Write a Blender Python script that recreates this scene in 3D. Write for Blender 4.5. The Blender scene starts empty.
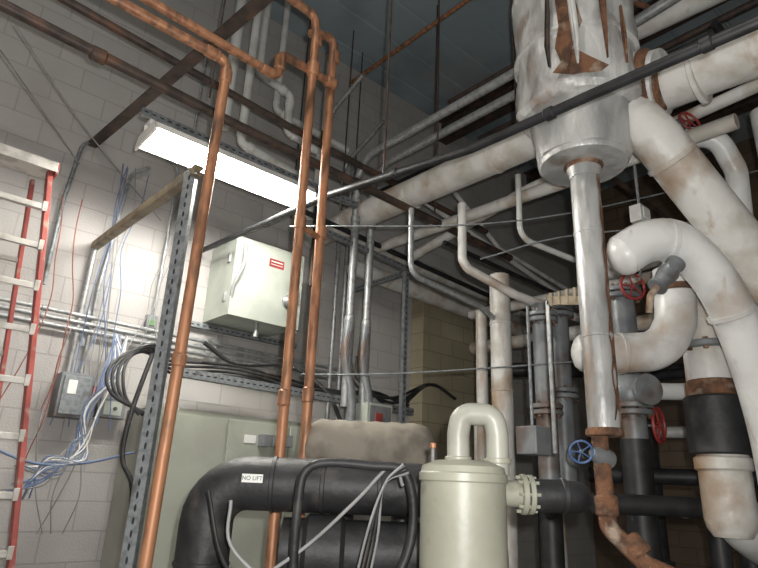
import bpy, math, random
from mathutils import Vector as V, Matrix as M
random.seed(4)
SC=bpy.context.scene
# ------------------------------------------------------------------ materials
def mat(name,c1,c2=None,scale=6,lo=.45,hi=.6,rough=.6,metal=0.,bump=.0,bscale=40,stain=None,slo=.58,shi=.7,sscale=2.5,emit=0,stretch=(1,1,1),streak=None,klo=.53,khi=.66):
    m=bpy.data.materials.new(name); m.use_nodes=True; nt=m.node_tree; N=nt.nodes; L=nt.links
    b=N['Principled BSDF']; b.inputs['Roughness'].default_value=rough; b.inputs['Metallic'].default_value=metal
    tc=N.new('ShaderNodeTexCoord'); mp=N.new('ShaderNodeMapping'); mp.inputs['Scale'].default_value=stretch
    L.new(tc.outputs['Object'],mp.inputs['Vector'])
    def noise(s,d=6,src=None):
        n=N.new('ShaderNodeTexNoise'); n.inputs['Scale'].default_value=s; n.inputs['Detail'].default_value=d
        L.new((src or mp).outputs[0],n.inputs['Vector']); return n
    def ramp(src,a,z):
        r=N.new('ShaderNodeMapRange'); r.inputs[1].default_value=a; r.inputs[2].default_value=z; L.new(src,r.inputs[0]); return r.outputs[0]
    c2=c2 or tuple(x*.75 for x in c1)
    mx=N.new('ShaderNodeMix'); mx.data_type='RGBA'; mx.inputs[6].default_value=(*c1,1); mx.inputs[7].default_value=(*c2,1)
    L.new(ramp(noise(scale).outputs[0],lo,hi),mx.inputs[0]); col=mx.outputs[2]
    def over(col,c,fac):
        m2=N.new('ShaderNodeMix'); m2.data_type='RGBA'; m2.inputs[7].default_value=(*c,1); L.new(col,m2.inputs[6]); L.new(fac,m2.inputs[0]); return m2.outputs[2]
    if stain: col=over(col,stain,ramp(noise(sscale,9).outputs[0],slo,shi))
    if streak:
        m3=N.new('ShaderNodeMapping'); m3.inputs['Scale'].default_value=(1,1,.22); m3.inputs['Location'].default_value=(3.1,1.7,.4)
        L.new(tc.outputs['Object'],m3.inputs['Vector']); col=over(col,streak,ramp(noise(9,8,m3).outputs[0],klo,khi))
    L.new(col,b.inputs['Base Color'])
    if bump:
        bp=N.new('ShaderNodeBump'); bp.inputs['Strength'].default_value=bump; bp.inputs['Distance'].default_value=.02
        L.new(noise(bscale).outputs[0],bp.inputs['Height']); L.new(bp.outputs[0],b.inputs['Normal'])
    if emit:
        b.inputs['Emission Color'].default_value=(1,.97,.9,1); b.inputs['Emission Strength'].default_value=emit
    return m
def block_mat(name,c1,c2,mortar,axis,bw=.4,bh=.2,msize=.006,rough=.85,stain=(.2,.15,.1)):
    m=bpy.data.materials.new(name); m.use_nodes=True; nt=m.node_tree; N=nt.nodes; L=nt.links; b=N['Principled BSDF']
    b.inputs['Roughness'].default_value=rough
    tc=N.new('ShaderNodeTexCoord'); sp=N.new('ShaderNodeSeparateXYZ'); cb=N.new('ShaderNodeCombineXYZ')
    L.new(tc.outputs['Object'],sp.inputs[0]); L.new(sp.outputs[axis],cb.inputs[0]); L.new(sp.outputs[2],cb.inputs[1])
    br=N.new('ShaderNodeTexBrick'); L.new(cb.outputs[0],br.inputs[0])
    br.inputs['Scale'].default_value=1; br.inputs['Brick Width'].default_value=bw; br.inputs['Row Height'].default_value=bh
    br.inputs['Mortar Size'].default_value=msize; br.inputs['Mortar Smooth'].default_value=.3
    br.inputs['Color1'].default_value=(*c1,1); br.inputs['Color2'].default_value=(*c2,1); br.inputs['Mortar'].default_value=(*mortar,1)
    n=N.new('ShaderNodeTexNoise'); n.inputs['Scale'].default_value=1.1; n.inputs['Detail'].default_value=8; L.new(tc.outputs['Object'],n.inputs[0])
    r=N.new('ShaderNodeMapRange'); r.inputs[1].default_value=.45; r.inputs[2].default_value=.75; r.inputs[4].default_value=.75; L.new(n.outputs[0],r.inputs[0])
    mx=N.new('ShaderNodeMix'); mx.data_type='RGBA'; L.new(r.outputs[0],mx.inputs[0]); L.new(br.outputs[0],mx.inputs[6]); mx.inputs[7].default_value=(*stain,1)
    L.new(mx.outputs[2],b.inputs['Base Color'])
    n2=N.new('ShaderNodeTexNoise'); n2.inputs['Scale'].default_value=60; L.new(tc.outputs['Object'],n2.inputs[0])
    ad=N.new('ShaderNodeMath'); ad.operation='MULTIPLY_ADD'; ad.inputs[1].default_value=-1.5; L.new(br.outputs['Fac'],ad.inputs[0]); L.new(n2.outputs[0],ad.inputs[2])
    bp=N.new('ShaderNodeBump'); bp.inputs['Strength'].default_value=.35; bp.inputs['Distance'].default_value=.007
    L.new(ad.outputs[0],bp.inputs['Height']); L.new(bp.outputs[0],b.inputs['Normal'])
    return m
WHITE=mat('white_jacket',(.64,.63,.6),(.48,.45,.4),4,rough=.45,bump=.35,bscale=14,stain=(.34,.23,.15),slo=.52,shi=.72,sscale=2.8,streak=(.36,.24,.15),klo=.6,khi=.78)
WHITE2=mat('clean_white_jacket',(.7,.7,.68),(.54,.53,.51),3,rough=.35,bump=.15,bscale=10,stain=(.4,.29,.2),slo=.57,shi=.76,sscale=3,streak=(.4,.28,.19),klo=.62,khi=.78)
FOIL=mat('foil_jacket',(.66,.66,.64),(.42,.41,.4),7,rough=.42,metal=.15,bump=1.,bscale=12,stain=(.3,.19,.12),slo=.6,shi=.7,sscale=3,stretch=(1,1,.45),streak=(.32,.19,.11),klo=.62,khi=.72)
FOILG=mat('grey_foil_jacket',(.52,.52,.51),(.35,.35,.345),7,rough=.4,metal=.3,bump=.5,bscale=14,stain=(.27,.22,.18),slo=.62,shi=.74,sscale=5,stretch=(1,1,.4))
RUST=mat('rust',(.2,.095,.05),(.09,.048,.03),12,rough=.9,bump=.6,stain=(.36,.28,.21),slo=.55,shi=.7,sscale=9)
COPPER=mat('copper',(.44,.21,.11),(.27,.125,.07),9,rough=.5,metal=.3,stain=(.11,.07,.045),slo=.52,shi=.7,sscale=6,stretch=(3,3,.7))
GALV=mat('galvanised',(.4,.41,.41),(.28,.29,.29),25,rough=.42,metal=.5,bump=.05)
STRUT=mat('dull_strut_zinc',(.25,.27,.28),(.17,.185,.195),30,rough=.5,metal=.45,stain=(.1,.09,.08),slo=.58,shi=.72,sscale=9)
STEEL=mat('dark_steel',(.085,.06,.05),(.045,.035,.03),10,rough=.55,metal=.3,stain=(.15,.08,.05),slo=.55,shi=.7,sscale=6)
BLKPIPE=mat('black_iron',(.022,.022,.024),(.012,.012,.013),10,rough=.5,metal=.1)
BLK=mat('black_foam_insulation',(.022,.022,.024),(.012,.012,.013),8,rough=.55,bump=.25,bscale=18,stain=(.08,.07,.06),slo=.58,shi=.75,sscale=5)
GREYINS=mat('grey_cloth_insulation',(.24,.215,.175),(.15,.13,.105),4,rough=.8,bump=.35,bscale=9,stain=(.1,.085,.07),slo=.55,shi=.75,sscale=4)
BEIGE=mat('beige_tank_paint',(.32,.32,.255),(.27,.27,.215),3,rough=.42,bump=.05,stain=(.14,.12,.09),slo=.62,shi=.75,sscale=5)
PALE=mat('pale_grey_pipe_paint',(.36,.36,.31),(.28,.28,.24),4,rough=.4,bump=.05,stain=(.2,.17,.13),slo=.6,shi=.75,sscale=6)
CAB=mat('cabinet_paint',(.34,.355,.3),(.29,.3,.255),2,rough=.5,stain=(.19,.18,.14),slo=.62,shi=.8,sscale=3)
BOXG=mat('enclosure_paint',(.42,.45,.395),(.35,.375,.33),3,rough=.5)
DKGREY=mat('dark_grey_paint',(.1,.1,.1),(.07,.07,.07),5,rough=.5)
GREY=mat('grey_paint',(.21,.225,.23),(.14,.15,.16),6,rough=.45,metal=.2,bump=.1,stain=(.12,.08,.06),slo=.55,shi=.7)
RED=mat('red_paint',(.33,.04,.035),(.22,.03,.025),6,rough=.45)
LRED=mat('ladder_red_fibreglass',(.36,.075,.06),(.27,.055,.045),6,rough=.5,stain=(.4,.28,.22),slo=.58,shi=.7,sscale=10)
ALU=mat('aluminium',(.55,.53,.49),(.4,.38,.35),12,rough=.45,metal=.3)
BLUE=mat('blue_paint',(.06,.12,.27),(.04,.08,.2),6,rough=.4,stain=(.2,.2,.2),slo=.6,shi=.7,sscale=30)
BLUEW=mat('blue_wire',(.14,.2,.34),rough=.5)
GREYW=mat('grey_wire',(.27,.27,.27),rough=.5)
REDW=mat('red_wire',(.3,.1,.07),rough=.5)
PVC=mat('white_plastic',(.6,.6,.58),(.48,.48,.45),5,rough=.4,stain=(.28,.22,.16),slo=.6,shi=.75,sscale=5)
LAB=mat('label_white',(.75,.75,.72),(.7,.7,.67),5,rough=.5)
YEL=mat('yellow_steel',(.28,.23,.15),(.18,.14,.09),8,rough=.6,stain=(.12,.08,.05))
TUBE=mat('fluorescent_tube',(1,1,1),(1,1,1),emit=210)
LAMPW=mat('lamp_enamel',(.88,.88,.85),(.84,.84,.81),rough=.35)
BLOCK=block_mat('block_wall_paint',(.415,.4,.385),(.39,.375,.36),(.325,.31,.295),0,stain=(.3,.28,.26))
BROWNW=block_mat('glazed_brown_block',(.17,.12,.08),(.135,.095,.06),(.07,.045,.03),1,rough=.5,stain=(.09,.06,.045))
CEIL=mat('steel_deck',(.27,.33,.355),(.2,.25,.27),1.2,rough=.6,stain=(.29,.29,.28),slo=.52,shi=.8,sscale=1)
FLOORM=mat('concrete_floor',(.2,.19,.17),(.14,.13,.12),2,rough=.8,bump=.2)
# ------------------------------------------------------------------ builder
def perp(d):
    a=V((0,0,1)) if abs(d.z)<.9 else V((1,0,0))
    u=d.cross(a).normalized(); return u,d.cross(u).normalized()
def fillet(pts,R,n=7):
    pts=[V(p) for p in pts]
    if len(pts)<3 or R<=0: return pts
    out=[pts[0]]
    for i in range(1,len(pts)-1):
        a,b,c=pts[i-1],pts[i],pts[i+1]; d1=(a-b).normalized(); d2=(c-b).normalized()
        ang=d1.angle(d2,math.pi)
        if ang>3.05: out.append(b); continue
        t=min(R/math.tan(ang/2),.48*(a-b).length,.48*(c-b).length)
        p,q=b+d1*t,b+d2*t; k=.55
        for j in range(n+1):
            s=j/n; c1=p.lerp(b,k); c2=q.lerp(b,k)
            out.append(p*(1-s)**3+c1*3*s*(1-s)**2+c2*3*s*s*(1-s)+q*s**3)
    out.append(pts[-1]); return out
def spline(pts,n=6):
    P=[V(p) for p in pts]; P=[P[0]*2-P[1]]+P+[P[-1]*2-P[-2]]; o=[]
    for i in range(1,len(P)-2):
        for j in range(n):
            t=j/n; a,b,c,d=P[i-1:i+3]
            o.append(.5*((2*b)+(c-a)*t+(2*a-5*b+4*c-d)*t*t+(3*b-a-3*c+d)*t**3))
    o.append(P[-2]); return o
class B:
    def __init__(s,name): s.n=name; s.v=[]; s.f=[]; s.mi=[]; s.m=[]
    def add(s,vs,fs,m):
        if m not in s.m: s.m.append(m)
        k=len(s.v); s.v+=[V(x) for x in vs]; s.f+=[tuple(k+i for i in f) for f in fs]; s.mi+=[s.m.index(m)]*len(fs); return s
    def box(s,a,b,m):
        x0,y0,z0=a; x1,y1,z1=b
        vs=[(x,y,z) for z in (z0,z1) for y in (y0,y1) for x in (x0,x1)]
        return s.add(vs,[(0,2,3,1),(4,5,7,6),(0,1,5,4),(2,6,7,3),(0,4,6,2),(1,3,7,5)],m)
    def bar(s,p0,p1,w,h,m,up=(0,0,1)):
        p0,p1=V(p0),V(p1); d=(p1-p0).normalized(); u=V(up)
        if abs(d.dot(u))>.95: u=V((0,1,0))
        r=d.cross(u).normalized(); u=r.cross(d)
        vs=[p+r*a*w/2+u*c*h/2 for p in (p0,p1) for a,c in ((-1,-1),(1,-1),(1,1),(-1,1))]
        return s.add(vs,[(3,2,1,0),(4,5,6,7),(0,1,5,4),(1,2,6,5),(2,3,7,6),(3,0,4,7)],m)
    def tube(s,pts,r,m,bend=0,n=16,cap=True,smooth=False):
        P=spline(pts) if smooth else fillet(pts,bend)
        Q=[P[0]]
        for p in P[1:]:
            if (p-Q[-1]).length>1e-4: Q.append(p)
        P=Q; T=[]
        for i in range(len(P)):
            a=P[max(i-1,0)]; b=P[min(i+1,len(P)-1)]; T.append((b-a).normalized())
        u,w=perp(T[0]); vs=[]; fs=[]
        for i,p in enumerate(P):
            if i:
                q=T[i-1].rotation_difference(T[i]); u=q@u; 
            w=T[i].cross(u).normalized()
            rr=r[min(i,len(r)-1)] if isinstance(r,(list,tuple)) else r
            vs+=[p+(u*math.cos(2*math.pi*k/n)+w*math.sin(2*math.pi*k/n))*rr for k in range(n)]
        for i in range(len(P)-1):
            for k in range(n):
                k2=(k+1)%n; fs.append((i*n+k,i*n+k2,(i+1)*n+k2,(i+1)*n+k))
        if cap: fs+=[tuple(range(n-1,-1,-1)),tuple((len(P)-1)*n+k for k in range(n))]
        return s.add(vs,fs,m)
    def lathe(s,base,axis,prof,m,n=32):
        base=V(base); d=V(axis).normalized(); u,w=perp(d); vs=[]; fs=[]
        for r,h in prof:
            vs+=[base+d*h+(u*math.cos(2*math.pi*k/n)+w*math.sin(2*math.pi*k/n))*max(r,1e-4) for k in range(n)]
        for i in range(len(prof)-1):
            for k in range(n):
                k2=(k+1)%n; fs.append((i*n+k,i*n+k2,(i+1)*n+k2,(i+1)*n+k))
        fs+=[tuple(range(n-1,-1,-1)),tuple((len(prof)-1)*n+k for k in range(n))]
        return s.add(vs,fs,m)
    def ring(s,c,axis,r,l,m,n=24):
        c=V(c); d=V(axis).normalized(); b=min(.15*l,.01)
        return s.lathe(c-d*l/2,d,[(r-b,0),(r,b),(r,l-b),(r-b,l)],m,n)
    def torus(s,c,axis,R,r,m,n=24,k=8):
        c=V(c); d=V(axis).normalized(); u,w=perp(d); vs=[]; fs=[]
        for i in range(n):
            a=2*math.pi*i/n; e=u*math.cos(a)+w*math.sin(a)
            for j in range(k):
                b=2*math.pi*j/k; vs.append(c+e*(R+r*math.cos(b))+d*r*math.sin(b))
        for i in range(n):
            for j in range(k):
                fs.append((i*k+j,((i+1)%n)*k+j,((i+1)%n)*k+(j+1)%k,i*k+(j+1)%k))
        return s.add(vs,fs,m)
    def flange(s,c,axis,r,m,l=.035,bolts=8,bm=None):
        s.ring(c,axis,r,l,m); d=V(axis).normalized(); u,w=perp(d); c=V(c)
        for i in range(bolts):
            a=2*math.pi*i/bolts; p=c+(u*math.cos(a)+w*math.sin(a))*r*.82
            s.lathe(p-d*(l/2+.015),d,[(r*.09,0),(r*.09,l+.03)],bm or m,6)
        return s
    def wheel(s,c,axis,R,m,stem=.12,sm=None):
        c=V(c); d=V(axis).normalized(); u,w=perp(d)
        s.torus(c,d,R,R*.11,m)
        for i in range(5):
            a=2*math.pi*i/5; s.tube([c,c+(u*math.cos(a)+w*math.sin(a))*R],R*.07,m,n=6)
        s.ring(c,d,R*.2,R*.3,m,12)
        s.tube([c+d*.02,c-d*stem],R*.08,sm or GREY,n=8); return s
    def done(s,bevel=0,parent=None):
        c=V((0,0,0))
        if s.n.split('.')[0] not in('wall_left','wall_far','wall_right','wall_rear','floor','ceiling'):
            c=sum(s.v,V((0,0,0)))/len(s.v)
        me=bpy.data.meshes.new(s.n); me.from_pydata([v-c for v in s.v],[],s.f)
        for m in s.m: me.materials.append(m)
        me.polygons.foreach_set('material_index',s.mi); me.polygons.foreach_set('use_smooth',[True]*len(s.f))
        me.update(); me.set_sharp_from_angle(angle=math.radians(38))
        o=bpy.data.objects.new(s.n,me); o.location=c; SC.collection.objects.link(o)
        if bevel:
            b=o.modifiers.new('bevel','BEVEL'); b.width=bevel; b.segments=2; b.limit_method='ANGLE'; b.angle_limit=math.radians(50)
        if parent: o.parent=parent
        return o
def run(name,pts,r,m,bend=.08,**k): return B(name).tube(pts,r,m,bend,**k).done()
# ------------------------------------------------------------------ room shell
X0,X1,Y0,Y1,ZC=-2.5,8.5,-3.0,4.8,6.4
B('floor').box((X0,Y0,-.15),(X1,Y1,0),FLOORM).done()
B('wall_left').box((X0,Y1,0),(X1,Y1+.2,ZC+.1),BLOCK).done()
B('wall_far').box((X1,Y0,0),(X1+.2,Y1+.2,ZC+.1),BROWNW).done()
B('wall_right').box((X0,Y0-.2,0),(X1+.2,Y0,ZC+.1),BLOCK).done()
B('wall_rear').box((X0-.2,Y0-.2,0),(X0,Y1+.2,ZC+.1),BLOCK).done()
c=B('ceiling'); y=Y0; prof=[]
while y<Y1:
    prof+=[(y,ZC),(y+.40,ZC),(y+.41,ZC+.02),(y+.435,ZC+.02)]; y+=.445
vs=[];fs=[]
for (yy,zz) in prof: vs+=[(X0,yy,zz),(X1,yy,zz)]
for i in range(len(prof)-1): fs.append((2*i,2*i+1,2*i+3,2*i+2))
c.add(vs,fs,CEIL); c.box((X0,Y0,ZC+.05),(X1,Y1,ZC+.15),CEIL); c.done()
for x in (5.2,7.2):
    b=B('ceiling_beam'); b.box((x-.09,Y0,ZC-.32),(x+.09,Y1,ZC-.3),STEEL); b.box((x-.01,Y0,ZC-.3),(x+.01,Y1,ZC-.02),STEEL); b.box((x-.09,Y0,ZC-.02),(x+.09,Y1,ZC),STEEL); b.done()
B('wall_pilaster').box((4.7,4.6,0),(6.1,4.795,3.75),block_mat('tan_block_paint',(.36,.32,.22),(.32,.28,.19),(.22,.18,.12),0,stain=(.2,.16,.1))).done(.005)
# ------------------------------------------------------------------ step ladder
b=B('step_ladder')
rx=lambda z:1.0-.37*z/3.52
lx=lambda z:.02+.26*z/3.52
fy=lambda z:3.95+.22*z/3.52
b.bar((rx(0),fy(0),.02),(rx(3.5),fy(3.5),3.52),.03,.075,LRED,up=(0,1,0)); b.bar((lx(0),fy(0),.02),(lx(3.5),fy(3.5),3.52),.03,.075,LRED,up=(0,1,0))
for z in [.27,.57,.87,1.17,1.47,1.79,2.11,2.42,2.70,2.97,3.24]:
    b.box((lx(z),fy(z)-.045,z-.008),(rx(z),fy(z)+.045,z+.008),ALU); b.box((lx(z),fy(z)-.05,z-.03),(rx(z),fy(z)-.044,z+.008),ALU)
    b.box((rx(z)-.03,fy(z)-.055,z-.04),(rx(z)-.0,fy(z)-.04,z+.03),ALU)
b.bar((.9,4.72,.02),(.56,4.25,3.45),.025,.055,LRED); b.bar((.12,4.72,.02),(.32,4.25,3.45),.025,.055,LRED)
for z in (.5,1.1,1.7,2.3,2.9): 
    t=z/3.45; b.bar((.9-.34*t,4.72-.47*t,z),(.12+.2*t,4.72-.47*t,z),.02,.03,ALU)
b.box((.25,4.08,3.51),(.66,4.32,3.54),ALU); b.box((.25,4.07,3.48),(.66,4.08,3.55),ALU); b.box((.655,4.08,3.47),(.67,4.32,3.55),LRED)
b.done(.003)
# ------------------------------------------------------------------ copper piping
def couple(b,p,ax,r,l=.09): b.ring(p,ax,r*1.22,l,COPPER,16)
b=B('copper_pipe'); b.tube([(-.6,2.6,3.80),(1.095,2.6,3.76),(1.05,2.6,.1)],.027,COPPER,.06)
couple(b,(1.0,2.6,3.762),(1,0,0),.027); couple(b,(1.094,2.6,3.66),(0,0,1),.027); couple(b,(1.075,2.6,2.1),(0,0,1),.027,.07); b.done()
b=B('copper_pipe'); b.tube([(-.6,2.62,3.95),(1.42,2.62,3.85),(1.42,2.62,4.02),(1.50,2.62,4.02),(1.85,2.66,4.05)],.025,COPPER,.04)
couple(b,(1.35,2.62,3.853),(1,0,0),.025); b.ring((1.42,2.62,3.95),(0,0,1),.034,.1,COPPER,16); b.ring((1.82,2.66,4.05),(1,0,0),.038,.08,COPPER,16); b.done()
b=B('copper_pipe'); b.tube([(.9,2.6,4.46),(1.62,2.6,4.42),(1.64,2.6,4.3),(1.67,2.6,.1)],.027,COPPER,.06)
for z in (4.25,2.98,2.0): couple(b,(1.652,2.6,z),(0,0,1),.027)
b.ring((1.644,2.6,4.02),(0,0,1),.04,.1,COPPER,16); b.done()
b=B('copper_pipe'); b.tube([(1.66,2.7,4.37),(1.85,2.7,4.46),(1.885,2.7,.1)],.028,COPPER,.06)
for z in (4.3,3.02,2.05): couple(b,(1.868,2.7,z),(0,0,1),.028)
b.tube([(1.865,2.7,2.98),(1.65,2.62,2.98)],.018,COPPER); b.done()
run('copper_pipe',[(3.6,-.5,6.15),(3.56,4.75,6.15)],.025,COPPER)
run('rusty_overhead_pipe',[(4.3,-1,5.2),(3.9,1.3,5.05),(3.2,1.5,4.98)],.022,RUST,.1)
# ------------------------------------------------------------------ overhead steel
b=B('overhead_steel_pipe'); b.tube([(-1.2,3.3,4.03),(1.5,3.3,3.89),(4.6,3.3,3.81)],.034,STEEL)
for x in (.6,2.6,3.9): b.ring((x,3.3,3.93 if x<1 else 3.86 if x<3 else 3.83),(1,0,0),.045,.09,STEEL,16)
b.done()
run('overhead_steel_pipe',[(-.5,3.75,4.6),(2.6,3.75,4.38),(4.8,3.75,4.3)],.03,STEEL)
run('overhead_steel_pipe',[(2.9,4.3,4.95),(2.9,4.3,3.3)],.02,STEEL)
run('overhead_steel_pipe',[(4.5,4.7,5.0),(4.5,-.5,4.95)],.03,BLKPIPE)
run('overhead_steel_pipe',[(3.9,4.7,4.75),(3.9,1.0,4.7)],.022,BLKPIPE)
run('overhead_steel_pipe',[(2.6,4.1,3.9),(5.2,4.1,3.75),(7.8,4.1,3.7)],.025,BLKPIPE)
run('overhead_steel_pipe',[(3.4,3.1,3.55),(7.5,3.1,3.45)],.02,BLKPIPE)
run('overhead_steel_pipe',[(3.8,3.4,5.3),(3.8,-.8,5.25)],.028,STEEL)
run('overhead_steel_pipe',[(4.9,3.9,5.6),(4.9,-.8,5.6)],.035,STEEL)
run('overhead_steel_pipe',[(4.0,2.3,4.5),(4.0,-.8,4.5)],.024,BLKPIPE)
run('overhead_steel_pipe',[(3.5,.9,4.45),(8.0,.9,4.4)],.026,BLKPIPE)
run('overhead_steel_pipe',[(4.2,2.1,4.2),(8.2,2.1,4.1)],.022,STEEL)
b=B('steel_angle_beam'); p,q=V((.97,4.8,4.14)),V((1.24,1.7,4.14)); b.bar(p,q,.08,.012,STEEL); b.bar(p+V((.04,0,.04)),q+V((.04,0,.04)),.012,.08,STEEL); b.done()
def channel(name,p0,p1,w,m,slots=True,up=(0,0,1),face=None):
    """slotted strut channel: web + two flanges + lips, dark slots on web"""
    p0,p1=V(p0),V(p1); d=(p1-p0).normalized(); fz=V(face or up); fz=(fz-d*fz.dot(d)).normalized(); r=d.cross(fz).normalized(); b=B(name)
    t=.004
    def pl(c0,c1,w_,h_): b.bar(c0,c1,w_,h_,m,up=fz)
    pl(p0,p1,w,t); 
    for s in (-1,1):
        o=r*s*w/2-fz*w*.45; pl(p0+o,p1+o,t,w*.9); o2=r*s*w*.38-fz*w*.9; pl(p0+o2,p1+o2,w*.24,t)
    if slots:
        L=(p1-p0).length; n=int(L/.055)
        for i in range(n):
            c=p0+d*(.025+i*.055); vs=[]
            for k in range(10):
                a=2*math.pi*k/10; vs.append(c+fz*(t/2+.001)+d*.017*math.cos(a)+r*.006*math.sin(a))
            b.add(vs,[tuple(range(10))],BLKPIPE)
    return b.done()
channel('strut_channel',(1.10,2.9,0),(1.10,2.9,3.2),.056,STRUT,face=(-.65,-.75,0))
channel('strut_channel',(1.13,4.78,3.3),(1.10,2.85,3.2),.055,YEL,face=(-1,0,0),slots=False)
channel('strut_channel',(1.72,4.05,2.3),(4.03,4.05,2.27),.06,STRUT,face=(0,-1,0))
channel('strut_channel',(3.75,3.9,0),(3.75,3.9,3.6),.045,STRUT,face=(0,-1,0))
channel('strut_channel',(3.72,4.79,3.56),(3.75,3.86,3.58),.045,STRUT,face=(-1,0,0))
channel('strut_channel',(2.7,3.88,3.68),(3.82,3.88,3.6),.045,STRUT,face=(0,-1,0))
channel('strut_channel',(1.0,3.66,3.93),(2.9,3.66,3.91),.05,STRUT,face=(0,-1,0))
# ------------------------------------------------------------------ fluorescent lamp
b=B('fluorescent_shop_light'); zc=3.68
pr=[(-.17,0),(-.13,.06),(-.05,.07),(-.05,.11),(.05,.11),(.05,.07),(.13,.06),(.17,0),(.165,0),(.125,.052),(-.125,.052),(-.165,0)]
vs=[]
for x in (1.0,2.24): vs+=[(x,3.5+a,zc-.03+z) for a,z in pr]
n=len(pr); b.add(vs,[(i,(i+1)%n,n+(i+1)%n,n+i) for i in range(n)],LAMPW)
for x in (1.0,2.225):
    b.add([(x+e,3.5+a,zc-.03+z) for e in (0,.015) for a,z in ((-.17,-.025),(.17,-.025),(.17,0),(.13,.06),(-.13,.06),(-.17,0))],[(0,1,2,3,4,5),(11,10,9,8,7,6)]+[(i,(i+1)%6,6+(i+1)%6,6+i) for i in range(6)],LAMPW)
for dy in (-.085,.085):
    b.tube([(1.03,3.5+dy,zc-.02),(2.21,3.5+dy,zc-.02)],.019,TUBE,n=12)
for x in (1.2,2.0): b.tube([(x,3.5,zc+.08),(x,3.63,3.91)],.004,GALV,n=6)
b.done()
# ------------------------------------------------------------------ galvanised risers
for (x,z,zt) in ((3.07,2.2,4.52),(3.26,2.2,4.5)):
    b=B('galvanised_conduit'); b.tube([(x,3.9,z),(x,3.9,zt),(x,2.0,zt),(x,-.8,zt+.25)],.036,GALV,.25)
    for zz in (2.95,3.9,4.12): b.ring((x,3.9,zz),(0,0,1),.046,.07,GALV,16)
    b.tube([(x,3.9,2.95),(x-.02,3.9,2.6),(x+.05,3.88,2.25),(x+.05,3.88,1.9)],.045,GREY,smooth=True)
    for i in range(24): b.torus((x+.0,3.9,2.92-.018*i),(0,0,1),.043,.005,GALV,16,5)
    b.done()
for x,y,zt in ((3.42,4.6,4.9),(3.55,4.62,5.1),(2.98,4.3,5.2)):
    run('galvanised_conduit',[(x,y,1.9),(x,y,zt),(x,y-.5,zt+.2)],.022,GALV,.15)
b=B('junction_box'); b.box((3.22,3.78,1.93),(3.5,3.95,2.25),BOXG); b.box((3.24,3.77,1.95),(3.48,3.78,2.23),GREY); b.box((3.3,3.765,2.1),(3.38,3.77,2.17),RED); b.done(.004)
# ------------------------------------------------------------------ big insulated header
def bands(b,pts,r,m,w=.03):
    for p,ax in pts: b.ring(p,ax,r,w,m,28)
b=B('insulated_header_pipe'); b.tube([(3.2,4.78,4.02),(3.2,1.5,3.98)],.125,WHITE,n=28)
bands(b,[((3.2,y,3.99),(0,1,0)) for y in (4.2,3.3,2.4)],.131,WHITE)
b.tube([(3.2,1.5,3.98),(3.2,-.4,3.86)],.155,WHITE,n=28)
bands(b,[((3.2,y,3.9),(0,1,0)) for y in (.95,.35)],.162,WHITE)
b.tube([(3.12,1.62,3.98),(3.12,1.3,3.96),(3.13,1.12,3.92)],.2,FOIL,.1,n=32)
b.lathe((3.12,1.2,3.94),(.1,-1,-.1),[(.19,-.06),(.215,-.03),(.22,0),(.215,.03),(.17,.07),(.15,.08)],RUST,32)
b.lathe((3.12,1.26,3.945),(.1,-1,-.1),[(.2,-.1),(.214,-.08),(.224,0),(.224,.06),(.2,.07)],FOIL,32)
b.done()
b=B('insulated_branch_pipe'); b.tube([(3.05,1.3,3.75),(3.12,1.19,3.56),(3.63,.98,2.97),(4.05,.8,2.5)],.138,WHITE,.2,n=28)
b.ring((3.2,1.155,3.45),(.57,-.2,-.63),.145,.03,WHITE,28); b.done()
# ------------------------------------------------------------------ vertical vessel
b=B('insulated_separator_vessel'); C=V((2.9,1.54,0))
def wob(prof,n=64,mt=FOIL,amp=.012,seed=0):
    vs=[];fs=[]
    for j,(r,z) in enumerate(prof):
        for k in range(n):
            a=2*math.pi*k/n; rr=r+amp*math.sin(5*a+z*9+seed)+amp*.6*math.sin(11*a-z*23+seed)+random.uniform(-.003,.003)
            vs.append((C.x+rr*math.cos(a),C.y+rr*math.sin(a),z))
    for i in range(len(prof)-1):
        for k in range(n):
            k2=(k+1)%n; fs.append((i*n+k,i*n+k2,(i+1)*n+k2,(i+1)*n+k))
    fs+=[tuple(range(n-1,-1,-1)),tuple((len(prof)-1)*n+k for k in range(n))]; b.add(vs,fs,mt)
wob([(.2,3.74),(.33,3.755),(.36,3.79)]+[(.36,3.8+.07*i) for i in range(24)]+[(.3,5.5)])
wob([(.23,3.45),(.262,3.46),(.27,3.5),(.275,3.6),(.285,3.7),(.3,3.78)],amp=.006,mt=FOILG)
b.lathe((2.9,1.54,3.43),(0,0,1),[(.1,-.0),(.245,0),(.255,.02),(.255,.04)],FOILG,40)
b.lathe((2.9,1.54,3.40),(0,0,1),[(.085,0),(.1,.01),(.12,.04)],RUST,28)
for z in (4.15,4.62): 
    b.lathe((2.9,1.54,z),(0,0,1),[(.365,0),(.378,.004),(.378,.026),(.365,.03)],FOIL,48)
def patch(rows,r,m):
    vs=[];fs=[];K=6
    for (z,a0,a1) in rows:
        for k in range(K+1):
            a=math.radians(a0+(a1-a0)*k/K); rr=r+(.012 if k in(0,K) else 0)+random.uniform(0,.008); vs.append((C.x+rr*math.cos(a),C.y+rr*math.sin(a),z))
    for i in range(len(rows)-1):
        for k in range(K): o=i*(K+1)+k; fs.append((o,o+1,o+K+2,o+K+1))
    b.add(vs,fs,m)
patch([(4.68,197,200),(4.5,194,207),(4.3,196,212),(4.15,197,216),(4.0,193,208),(3.9,197,204),(3.83,200,202)],.379,RUST)
patch([(4.5,188,190),(4.3,186,191),(4.05,184,189),(3.9,186,188)],.376,STEEL)
patch([(3.97,205,208),(3.90,198,220),(3.84,190,234),(3.80,202,228)],.381,RUST)
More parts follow.
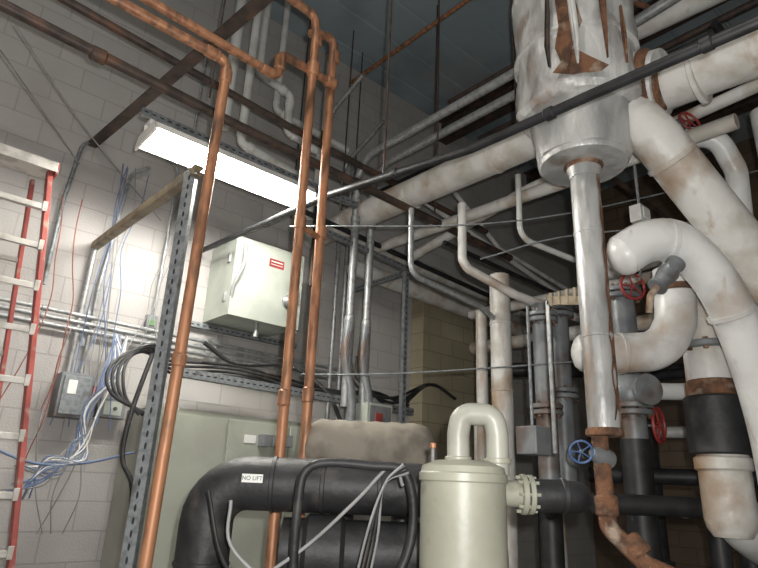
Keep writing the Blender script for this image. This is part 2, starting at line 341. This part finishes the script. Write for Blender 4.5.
patch([(4.75,203,206),(4.4,205,211),(4.05,207,213),(3.86,209,211)],.392,FOIL)
patch([(4.7,232,235),(4.4,230,238),(4.1,232,236),(3.9,234,235)],.378,RUST)
patch([(4.3,252,253),(4.1,250,255),(3.9,252,254)],.378,RUST)
b.done()
b=B('insulated_drip_leg_pipe')
b.tube([(2.9,1.54,3.42),(2.9,1.54,1.9)],.08,FOILG,n=24)
b.lathe((2.9,1.54,3.41),(0,0,-1),[(.098,0),(.088,.04),(.083,.06)],FOILG,24)
for z in (3.0,2.4): b.ring((2.9,1.54,z),(0,0,1),.083,.02,FOILG,24)
vs=[];fs=[]
for i in range(24):
    z=3.38-i*.062; w=.15+.1*math.sin(i*1.7)+.012*i
    for a in (math.radians(276)-w,math.radians(276)+w*.8): vs.append((2.9+.085*math.cos(a),1.54+.085*math.sin(a),z))
for i in range(23): fs.append((2*i,2*i+1,2*i+3,2*i+2))
b.add(vs,fs,RUST)
b.ring((2.9,1.54,1.9),(0,0,1),.092,.04,RUST)
b.done()
b=B('rusty_drain_pipe')
b.tube([(2.9,1.57,1.88),(2.9,1.56,1.45),(2.93,1.40,1.30),(3.1,1.2,1.2),(3.25,1.1,.3)],.042,RUST,.06)
b.ring((2.9,1.56,1.55),(0,0,1),.055,.1,RUST,16); b.ring((2.93,1.45,1.37),(.1,-.6,-.6),.058,.1,RUST,16)
b.wheel((2.8,1.62,1.80),(-.85,-.4,.2),.055,BLUE); b.lathe((2.9,1.565,1.78),(-.85,.1,.2),[(.05,-.05),(.052,0),(.035,.06),(.02,.08)],GREY,16)
b.done()
b=B('slotted_hanger_strap'); b.bar((2.9,1.83,2.66),(2.9,1.52,2.6),.012,.05,YEL)
for i in range(5): b.bar((2.9,1.80-i*.05,2.7),(2.9,1.80-i*.05,2.62),.02,.015,YEL)
b.bar((2.9,1.83,2.66),(2.9,1.83,1.8),.012,.02,GALV); b.done()
# ------------------------------------------------------------------ black diagonal overhead line
b=B('black_iron_pipe'); b.tube([(2.0,4.78,3.50),(2.0,2.82,3.37),(2.0,1.65,3.20),(2.0,1.01,3.18),(2.0,.39,3.15),(2.0,-1.2,3.15)],.023,BLKPIPE,.5)
for y,z in ((2.2,3.28),(1.2,3.185),(.55,3.16)): b.ring((2.0,y,z),(0,1,0),.03,.05,BLKPIPE,16)
b.done()
# ------------------------------------------------------------------ secondary white pipes
def wp(pts,r,m=WHITE2,bend=.12,n=18,bandp=()):
    b=B('white_insulated_pipe'); b.tube(pts,r,m,bend,n=n)
    for p,a in bandp: b.ring(p,a,r*1.06,.025,m,n)
    return b.done()
wp([(3.5,4.45,4.0),(8.3,4.45,3.8)],.075,WHITE,bandp=[((5,4.45,3.94),(1,0,0)),((6.3,4.45,3.88),(1,0,0))])
wp([(3.5,4.45,3.7),(7.8,4.45,3.55)],.09,WHITE)
wp([(3.6,3.8,4.42),(3.8,3.8,4.36),(6.6,3.8,3.9),(8.2,3.8,3.8)],.03)
wp([(3.9,3.5,4.5),(4.33,3.8,4.62),(5.1,3.8,4.2),(6.6,3.8,4.05)],.026)
wp([(3.6,4.2,3.86),(3.6,.9,3.78)],.05,WHITE)
wp([(3.9,4.0,3.8),(3.9,2.6,4.05),(3.9,.2,4.2)],.045,WHITE)
wp([(3.22,2.75,3.72),(3.22,2.75,3.2),(3.6,2.55,3.02),(4.6,2.4,2.95)],.034,WHITE)
wp([(3.38,2.33,3.88),(3.42,2.36,3.38),(3.9,2.2,3.3)],.022,PVC)
wp([(2.86,2.95,3.62),(2.9,2.98,3.1),(3.6,2.9,3.0),(3.85,2.88,2.9)],.022,GALV)
wp([(3.85,2.88,3.32),(3.85,2.88,.1)],.085,WHITE,bandp=[((3.85,2.88,2.9),(0,0,1)),((3.85,2.88,2.35),(0,0,1))])
wp([(4.0,3.2,3.1),(4.0,3.2,1.2)],.05,WHITE)
wp([(4.2,2.7,2.5),(4.2,2.7,.2)],.09,WHITE)
wp([(4.5,3.6,2.35),(4.1,3.3,2.2),(4.1,3.3,.4)],.06)
wp([(3.8,1.45,4.0),(3.95,1.12,3.93),(4.1,1.08,3.72),(4.33,1.2,2.6)],.07,bend=.15)
wp([(4.3,.9,4.2),(4.4,.9,2.0)],.09,bend=.15)
wp([(3.7,1.6,4.9),(4.3,.1,5.3)],.08,WHITE); wp([(3.4,1.9,5.3),(4.0,.4,5.5)],.06,WHITE)
wp([(4.3,2.2,3.35),(4.05,1.35,3.3),(4.1,1.1,3.2),(4.12,1.05,2.3)],.12,bend=.2)
wp([(4.7,3.9,3.35),(4.7,.3,3.3)],.05,WHITE); wp([(5.1,4.2,3.1),(5.1,1.6,3.05),(5.1,1.6,2.0)],.07,WHITE,.15)
def pv(pts,r=.04): 
    b=B('white_vent_pipe'); b.tube(pts,r,PVC,.05,n=14)
    P=[V(p) for p in pts]
    for i in range(1,len(P)-1):
        for q in (P[i-1],P[i+1]):
            d=(q-P[i]).normalized(); b.ring(P[i]+d*.09,d,r*1.2,.06,PVC,14)
    b.done()
pv([(1.99,4.2,6.35),(1.99,4.2,4.36),(2.75,4.2,4.26),(2.75,4.2,3.9)])
pv([(2.10,4.25,6.35),(2.10,4.25,5.19),(2.46,4.25,5.12),(2.46,4.25,4.72),(2.86,4.25,4.66),(2.86,4.25,4.1)])
pv([(1.86,4.3,5.9),(1.86,4.3,4.5)],.05)
pv([(2.40,4.4,6.35),(2.40,4.4,5.0),(3.3,4.4,4.95)],.035)
pv([(3.05,4.5,6.0),(3.05,4.5,5.0),(3.6,4.5,4.9)],.03)
for x,y in ((3.2,4.3),(3.5,4.5),(2.75,4.5),(3.2,3.0),(3.2,2.2),(3.6,3.4),(2.0,2.3),(1.3,3.3)):
    run('threaded_hanger_rod',[(x,y,ZC),(x,y,4.0 if x!=2.0 else 3.3)],.007,STEEL,0,n=8)
# ------------------------------------------------------------------ right cluster
b=B('insulated_goose_neck_pipe')
b.tube([(2.95,1.38,2.84),(3.04,1.28,2.92),(3.17,1.17,2.92),(3.36,1.07,2.72),(3.55,1.03,2.40),(3.74,1.03,2.0),(3.86,1.05,1.6)],.115,WHITE2,.15,n=28,smooth=True)
b.lathe((2.955,1.375,2.842),(-.6,.7,-.35),[(.115,-.01),(.112,.02),(.095,.05),(.06,.07),(.01,.078)],WHITE2,28)
b.ring((3.455,1.05,2.56),(.5,-.08,-.86),.122,.03,WHITE2,28); b.ring((3.12,1.205,2.93),(1,-.75,0),.12,.03,WHITE2,28)
b.done()
b=B('check_valve'); p=V((3.02,1.19,2.70)); d=V((.55,-.35,.75)).normalized()
b.lathe(p-d*.1,d,[(.05,0),(.05,.02),(.035,.03),(.05,.08),(.055,.12),(.035,.17),(.05,.18),(.05,.2)],GREY,20); b.lathe(p,V((-.5,-.6,.2)),[(.04,0),(.045,.05),(.03,.09)],GREY,16)
b.tube([p-d*.1,p-d*.16,p-d*.17+V((.02,.02,-.08))],.018,RUST,.03); b.done()
b=B('insulated_elbow_pipe'); b.tube([(3.28,1.84,2.42),(3.42,1.70,2.42),(3.60,1.50,2.44),(3.66,1.42,2.62),(3.66,1.40,2.95)],.12,WHITE2,.18,n=28)
b.lathe((3.285,1.835,2.42),(-.7,.7,0),[(.12,-.01),(.115,.02),(.09,.05),(.04,.07),(.01,.072)],WHITE2,28)
b.ring((3.44,1.68,2.42),(1,-.95,0),.127,.03,WHITE2,28); b.ring((3.66,1.4,2.82),(0,0,1),.13,.04,RUST,28); b.done()
b=B('insulated_strainer_vessel')
b.lathe((3.93,1.36,1.4),(0,0,1),[(.1,0),(.13,.05),(.14,.1),(.14,1.2),(.15,1.25),(.15,1.32),(.12,1.38),(.05,1.42)],WHITE,32)
b.ring((3.93,1.36,2.02),(0,0,1),.175,.34,BLK,32); b.ring((3.93,1.36,2.24),(0,0,1),.15,.1,RUST,32); b.ring((3.93,1.36,1.8),(0,0,1),.155,.08,WHITE,32)
b.tube([(3.93,1.36,1.62),(4.1,1.36,1.45),(4.4,1.36,1.35),(4.9,1.3,1.3)],.13,WHITE2,.2,n=24)
b.flange((3.93,1.36,2.5),(0,0,1),.19,GREY,.04,10,RUST)
b.tube([(3.66,1.40,2.9),(3.72,1.38,3.0),(3.93,1.36,2.95),(3.93,1.36,2.7)],.1,WHITE2,.08,n=20)
b.done()
def column(name,x,y,z0,z1,r,m,fl,m0=None,low=None,wheel=None):
    b=B(name); b.tube([(x,y,z0),(x,y,z1)],r,m,n=24)
    for z in fl: b.flange((x,y,z),(0,0,1),r*1.6,m,.035,8,RUST); b.flange((x,y,z+.045),(0,0,1),r*1.6,m,.035,8,RUST)
    if wheel:
        (wx,wy,wz),ax,R=wheel; b.wheel((wx,wy,wz),ax,R,RED,stem=.15)
    if low: b.tube([(x,y,low),(x,y,.0)],r*1.1,BLKPIPE,n=24)
    b.done()
column('flanged_riser_with_gate_valve',3.89,1.86,1.95,3.0,.085,GREY,(2.92,2.4,2.12),low=1.95,wheel=((4.02,1.75,2.05),(.1,-1,0),.11))
column('flanged_riser_with_gate_valve',3.84,2.48,1.5,2.98,.075,GREY,(2.85,2.15),wheel=((3.78,1.72,2.95),(-.5,-.9,0),.09))
column('flanged_riser_with_gate_valve',4.10,2.50,1.6,3.1,.08,GREY,(2.95,2.3))
b=B('pump_valve_body'); b.lathe((3.89,1.86,2.12),(0,0,1),[(.09,0),(.13,.05),(.15,.12),(.13,.2),(.09,.26)],GREY,24); b.lathe((3.89,1.86,2.25),(-.5,-.86,0),[(.07,0),(.07,.16),(.1,.16),(.1,.2)],GREY,20); b.done()
b=B('gate_valve'); p=V((3.79,1.22,4.02)); b.wheel(p,(-.4,-.9,.2),.08,RED); b.lathe(p-V((0,-.12,0)),(0,-1,0),[(.05,0),(.05,.08)],GREY,16); b.done()
b=B('control_box'); b.box((3.62,1.54,3.34),(3.76,1.62,3.46),PVC); b.box((3.64,1.53,3.36),(3.74,1.54,3.44),LAB); b.tube([(3.69,1.58,3.46),(3.69,1.58,3.8)],.01,GALV); b.tube([(3.69,1.58,3.34),(3.69,1.6,3.1),(3.85,1.7,3.0)],.008,GALV,.05); b.done(.004)
b=B('actuator_box'); b.box((2.95,1.98,1.80),(3.1,2.12,1.96),GREY); b.tube([(3.02,2.05,1.96),(3.02,2.05,2.7)],.01,STRUT); b.done(.006)
for pts,r in (([(4.6,2.6,1.75),(5.2,.6,1.75)],.06),([(4.3,1.95,1.2),(4.3,1.95,0)],.08),([(4.6,1.5,2.0),(4.6,1.5,0)],.07),([(5.2,2.6,2.6),(5.2,.2,2.6)],.05),([(3.4,2.2,1.5),(3.4,2.2,0)],.07),([(3.55,2.0,1.55),(4.1,1.5,1.55),(4.1,1.5,.3)],.06),([(4.6,3.0,2.9),(4.6,3.0,0)],.09),([(5.0,2.3,2.8),(5.0,2.3,0)],.09),([(4.5,3.6,2.7),(6.5,1.0,2.7)],.07)):
    run('black_iron_pipe',pts,r,BLKPIPE,.1)
wp([(4.3,1.9,2.32),(5.6,.4,2.35)],.06); wp([(5.4,2.6,2.15),(6.2,.2,2.15)],.05)
for i in range(3): 
    wp([(5.0+.12*i,2.05-.16*i,1.5),(5.4+.12*i,2.3-.16*i,1.5)],.045,WHITE2)
run('suspension_cable',[(2.35,3.51,2.32),(2.9,3.0,2.36),(3.8,2.16,2.49),(4.72,1.30,2.65),(5.6,.5,2.8)],.006,STRUT,0,smooth=True)
run('suspension_cable',[(2.2,3.6,3.45),(3.4,2.3,3.5),(4.6,.9,3.9)],.006,STRUT,0,smooth=True)
run('suspension_cable',[(3.0,2.4,3.1),(3.5,1.9,3.3),(4.6,.9,3.45)],.006,STRUT,0,smooth=True)
# ------------------------------------------------------------------ wall equipment (left)
b=B('wall_enclosure')
b.box((2.14,4.34,2.88),(2.81,4.795,3.56),BOXG); b.box((2.13,4.31,2.87),(2.82,4.345,3.57),BOXG)
b.box((2.46,4.305,3.38),(2.61,4.31,3.455),RED); b.box((2.475,4.302,3.425),(2.595,4.305,3.435),LAB); b.box((2.475,4.302,3.40),(2.595,4.305,3.406),LAB)
b.box((2.12,4.4,3.0),(2.14,4.44,3.08),GALV); b.box((2.12,4.4,3.35),(2.14,4.44,3.43),GALV)
b.box((2.75,4.29,3.1),(2.79,4.31,3.22),GALV)
b.lathe((2.66,4.31,3.1),(0,-1,0),[(.02,0),(.02,.02),(.05,.02),(.05,.04),(.02,.07)],GALV,16); b.tube([(2.66,4.25,3.1),(2.66,4.22,3.0),(2.72,4.2,2.8)],.016,GREYW,.04)
b.tube([(2.45,4.4,2.9),(2.45,4.4,2.75)],.02,GALV); b.done(.008)
b=B('flexible_conduit'); b.tube([(2.2,4.28,3.5),(2.19,4.26,3.3),(2.14,4.3,3.1),(2.17,4.36,2.9)],.016,GREYW,smooth=True); b.done()
channel('strut_channel',(2.0,4.74,2.84),(3.1,4.74,2.84),.045,STRUT,face=(0,-1,0))
for dz in (0,.055,.11):
    b=B('wall_conduit_run'); b.tube([(.3,4.74,2.62+dz),(3.6,4.74,2.58+dz)],.017,GALV,n=12)
    for x in (.9,2.2,3.2): b.ring((x,4.74,2.612+dz-.01*x*.1),(1,0,0),.023,.05,GALV,12)
    b.done()
for x,z in ((1.2,2.5),(2.3,2.55),(3.3,2.5)): B('conduit_clamp').box((x,4.77,z),(x+.04,4.795,z+.3),GALV).done(.003)
def cond(pts,r=.016,m=GALV): run('wall_conduit',pts,r,m,.12,n=12)
cond([(1.24,4.76,2.28),(1.24,4.76,3.0),(1.31,4.76,4.0),(1.45,4.76,4.12)])
cond([(.86,4.76,2.9),(.86,4.76,3.6),(.9,4.76,4.1),(1.05,4.76,4.25)],.016,STRUT)
cond([(1.7,4.76,2.6),(1.7,4.76,4.2),(1.5,4.76,4.35)],.014); cond([(1.15,4.76,2.27),(1.15,4.76,3.3)],.022)
cond([(1.78,4.76,2.6),(1.78,4.76,5.6)],.014); cond([(1.5,4.76,2.13),(1.5,4.76,2.65)],.014)
b=B('safety_disconnect_switch')
b.box((1.08,4.62,1.96),(1.3,4.795,2.27),GREY); b.box((1.10,4.605,1.98),(1.28,4.62,2.25),STRUT); b.box((1.13,4.6,2.12),(1.19,4.606,2.22),LAB)
b.bar((1.31,4.66,2.02),(1.34,4.6,2.16),.02,.03,RED); b.box((1.3,4.62,2.0),(1.33,4.7,2.2),RED)
b.done(.006)
b=B('junction_box'); b.box((1.39,4.68,1.99),(1.58,4.795,2.13),GREY); b.box((1.42,4.675,2.01),(1.55,4.68,2.11),BOXG); b.lathe((1.5,4.675,2.06),(0,-1,0),[(.014,0),(.014,.015)],DKGREY,12); b.done(.004)
b=B('thermostat_box'); b.box((1.64,4.74,2.73),(1.73,4.795,2.84),GREY); b.box((1.655,4.73,2.75),(1.715,4.74,2.8),mat('green_label',(.15,.3,.12))); b.done(.004)
def wires(n,x0,x1,z0,z1,mats,spread=.15,y=4.7):
    for i in range(n):
        a=random.uniform(x0,x1); m=random.choice(mats); pts=[]
        for k in range(7):
            t=k/6; pts.append((a+spread*math.sin(t*3+i)*t+random.uniform(-.03,.03),y-random.uniform(0,.08),z0+(z1-z0)*t))
        run('hanging_signal_wire',pts,.004,m,0,n=6,smooth=True)
wires(7,1.18,1.45,4.0,1.9,[BLUEW,BLUEW,GREYW,GREYW]); wires(5,1.0,1.35,2.6,1.2,[GREYW,GREYW,BLUEW,REDW]); wires(4,1.5,1.8,4.2,2.5,[GREYW,GREYW]); wires(2,.7,1.0,3.6,2.0,[REDW,GREYW])
for i in range(22):
    o=random.uniform(-.06,.06); q=random.uniform(-.09,.09)
    run('draped_network_cable',[(1.42+o,4.6,2.6),(1.38+q,4.55,2.25+q),(1.28+o,4.5,1.95+q),(1.22+q,4.45,1.72+o),(1.10+o,4.45,1.60+q),(.93+q,4.5,1.52+o*2)],.005,random.choice([BLUEW,BLUEW,GREYW,GREYW,LAB]),0,n=6,smooth=True)
run('draped_network_cable',[(.75,4.5,1.72),(1.0,4.45,1.64),(1.3,4.45,1.66),(1.6,4.4,1.75)],.008,BLUEW,0,n=8,smooth=True)
for i in range(4):
    o=.03*i
    run('black_power_cable',[(1.55+o,4.3,2.0),(1.43-o,4.3,2.12),(1.41-o,4.35,2.33),(1.52+o,4.4,2.46+o*.8),(1.8,4.5,2.45-o),(2.4,4.5,2.5-o),(3.1,4.4,2.42-o),(3.7,4.3,2.4+o*.5),(4.3,4.4,2.45-o)],.012,BLK,0,n=10,smooth=True)
run('black_power_cable',[(1.5,4.1,2.4),(1.42,4.08,2.0),(1.40,4.05,1.7),(1.48,4.0,1.5),(1.5,4.0,1.0)],.016,BLK,0,n=10,smooth=True)
run('black_power_cable',[(2.0,4.4,2.62),(2.3,4.4,2.5),(2.8,4.35,2.55),(3.1,4.2,2.35),(3.2,4.1,2.1)],.018,BLK,0,n=10,smooth=True)
for i in range(3):
    run('black_power_cable',[(3.3+.1*i,4.3,2.75),(3.5,4.25,2.45+.06*i),(3.9,4.2,2.4-.05*i),(4.4,4.2,2.6),(4.8,4.2,2.5)],.014,BLK,0,n=8,smooth=True)
run('suspension_cable',[(.2,3.9,4.3),(.8,4.3,4.0),(1.6,4.7,3.65)],.005,GREYW,0,smooth=True)
run('suspension_cable',[(-.1,3.4,4.0),(.9,4.7,3.9)],.005,GREYW,0)
# ------------------------------------------------------------------ electrical cabinet
b=B('electrical_cabinet'); cx0,cy=1.60,4.15
b.box((cx0,cy,.1),(3.25,4.7,2.06),CAB); b.box((cx0,cy+.05,0),(3.25,4.7,.1),DKGREY)
for i in range(3): 
    x=cx0+.02+.545*i
    b.box((x,cy-.025,.14),(x+.52,cy,2.02),CAB)
    b.box((x+.45,cy-.05,1.15),(x+.48,cy-.025,1.35),DKGREY)
b.box((2.3,cy-.03,1.86),(2.4,cy-.025,1.92),LAB)
b.box((2.42,cy-.12,1.84),(2.5,cy-.025,1.93),GREY); b.box((2.56,cy-.12,1.85),(2.68,cy-.025,1.94),GREY)
b.done(.008)
# ------------------------------------------------------------------ foreground equipment
b=B('black_insulated_pipe'); b.tube([(1.30,2.58,0),(1.30,2.58,1.585),(2.05,1.96,1.585)],.115,BLK,.17,n=28)
dd=V((.75,-.62,0)).normalized()
for t in (.28,.5,.75): b.ring(V((1.30,2.58,1.585))+dd*t,dd,.12,.02,BLK,28)
b.ring((1.30,2.58,1.25),(0,0,1),.12,.02,BLK,28)
n=V((-.62,-.75,.0)).normalized(); lc=V((1.30,2.58,1.585))+dd*.2+n*.1215+V((0,0,.02)); b.bar(lc-dd*.045,lc+dd*.045,.004,.035,LAB)
po=b.done()
cu=bpy.data.curves.new('label_text','FONT'); cu.body='NO LIFT'; cu.size=.024; cu.align_x='CENTER'; cu.align_y='CENTER'; cu.materials.append(BLKPIPE)
to=bpy.data.objects.new('label_text',cu); SC.collection.objects.link(to); to.parent=po
mm=M((dd,V((0,0,1)),n)).transposed().to_4x4(); mm.translation=lc+n*.004-po.location; to.matrix_local=mm
b=B('black_insulated_pipe'); b.tube([(1.55,2.35,1.32),(2.3,1.75,1.32)],.13,BLK,n=28); b.lathe((1.62,2.29,1.32),(.75,-.6,0),[(.13,0),(.15,.02),(.15,.16),(.13,.18)],BLK,28); b.tube([(1.95,2.05,1.4),(1.95,2.05,0)],.1,BLK,n=24); b.done()
b=B('insulated_chiller_barrel'); a=V((1.93,2.76,1.775)); d=V((.78,-.63,0)); L=.66
prof=[]
for i in range(27):
    t=i/26; x=-.04+(L+.1)*t; e_=min(t,1-t)/.16; rr=.158*math.sqrt(max(0,1-(1-min(e_,1))**2)); rr*=1+.02*math.sin(i*1.9); prof.append((max(rr,.01),x))
b.lathe(a,d,prof,GREYINS,40)
b.tube([(2.1,2.63,1.7),(2.1,2.63,0)],.06,BLKPIPE); b.tube([(2.35,2.43,1.7),(2.35,2.43,0)],.06,BLKPIPE); b.done()
b=B('air_separator_tank'); T=V((1.72,1.47,0)); e=V((.75,-.65,0)).normalized()
b.lathe(T+V((0,0,.35)),(0,0,1),[(.02,-.06),(.1,-.03),(.15,.03),(.152,.06),(.152,1.27),(.158,1.275),(.158,1.30),(.152,1.305),(.148,1.325),(.10,1.345),(.03,1.35)],BEIGE,48)
uc=T+e*.055
b.tube([uc-e*.072+V((0,0,1.65)),uc-e*.072+V((0,0,1.79)),uc-e*.06+V((0,0,1.865)),uc+e*.06+V((0,0,1.865)),uc+e*.072+V((0,0,1.79)),uc+e*.072+V((0,0,1.65))],.041,PALE,.075,n=24)
b.ring(uc-e*.072+V((0,0,1.70)),(0,0,1),.049,.02,BEIGE); b.ring(uc+e*.072+V((0,0,1.70)),(0,0,1),.049,.02,BEIGE)
b.tube([T+e*.12+V((0,0,1.59)),T+e*.22+V((0,0,1.59))],.045,BEIGE,n=24); b.flange(T+e*.215+V((0,0,1.59)),e,.07,BEIGE,.02,8); b.flange(T+e*.24+V((0,0,1.59)),e,.068,BEIGE,.018,8)
for k in range(3):
    a=2*math.pi*k/3; b.bar(T+V((math.cos(a)*.13,math.sin(a)*.13,0)),T+V((math.cos(a)*.13,math.sin(a)*.13,.45)),.04,.04,BEIGE)
b.tube([T-e*.11+V((0,0,1.66)),T-e*.11+V((0,0,1.74))],.006,GALV,n=8); b.ring(T-e*.11+V((0,0,1.745)),(0,0,1),.012,.02,COPPER,12)
b.done()
b=B('black_insulated_pipe'); b.tube([T+e*.25+V((0,0,1.59)),T+e*.42+V((0,0,1.59)),(2.9,1.9,1.55),(3.4,2.2,1.5)],.055,BLK,.1,n=24); b.ring(T+e*.36+V((0,0,1.59)),e,.06,.02,BLK); b.done()
run('rubber_hose',[(1.42,2.05,1.1),(1.39,2.02,1.5),(1.42,1.99,1.66),(1.6,1.84,1.67),(1.70,1.74,1.64),(1.73,1.74,1.4),(1.6,1.8,1.1)],.018,BLK,0,n=12,smooth=True)
run('rubber_hose',[(1.30,2.1,1.25),(1.45,2.0,1.38),(1.58,1.88,1.55),(1.66,1.78,1.68),(1.68,1.74,1.6)],.007,GREYW,0,n=10,smooth=True)
run('braided_cable',[(1.2,2.2,1.52),(1.22,2.2,1.36),(1.36,2.1,1.22),(1.5,1.9,1.1)],.007,GREYW,0,n=8,smooth=True)
run('black_power_cable',[(1.15,2.3,1.55),(1.2,2.2,1.3),(1.3,2.0,1.15),(1.6,1.9,1.2)],.008,BLKPIPE,0,n=8,smooth=True)
for i in range(4):
    run('braided_cable',[(1.66+.01*i,1.72,1.68-.01*i),(1.60,1.76,1.6),(1.55+.02*i,1.8,1.4),(1.52,1.85-.02*i,1.1)],.005,(GREYW,BLK,BLK,GREYW)[i],0,n=8,smooth=True)
# ------------------------------------------------------------------ lights
def light(name,kind,loc,power,col=(1,1,1),**k):
    l=bpy.data.lights.new(name,kind); l.energy=power; l.color=col
    for a,v in k.items(): setattr(l,a,v)
    o=bpy.data.objects.new(name,l); o.location=loc; SC.collection.objects.link(o); return o
light('camera_flash','POINT',(.04,-.05,1.68),270,(1,.985,.96),shadow_soft_size=.02)
light('added_fill_light','AREA',(-.8,1.0,6.1),60,(1,.94,.85),shape='RECTANGLE',size=1.2,size_y=.3)  # fill lamp added out of view behind the camera to lift overall brightness
w=bpy.data.worlds.new('w'); SC.world=w; w.use_nodes=True; w.node_tree.nodes['Background'].inputs[0].default_value=(.6,.65,.7,1); w.node_tree.nodes['Background'].inputs[1].default_value=.1
# ------------------------------------------------------------------ camera
p,r,h=math.radians(18.8),math.radians(2.5),math.radians(49)
c,s=math.cos,math.sin
F=V((c(p)*c(h),c(p)*s(h),s(p))); R0=V((s(h),-c(h),0)); U0=R0.cross(F)
R=R0*c(r)+U0*s(r); U=U0*c(r)-R0*s(r)
cam=bpy.data.cameras.new('camera'); cam.lens=28.02; cam.sensor_width=36; cam.clip_start=.02
co=bpy.data.objects.new('camera',cam); SC.collection.objects.link(co)
mt=M((R,U,-F)).transposed().to_4x4(); mt.translation=V((0,0,1.6)); co.matrix_world=mt; SC.camera=co
SC.view_settings.view_transform='Standard'
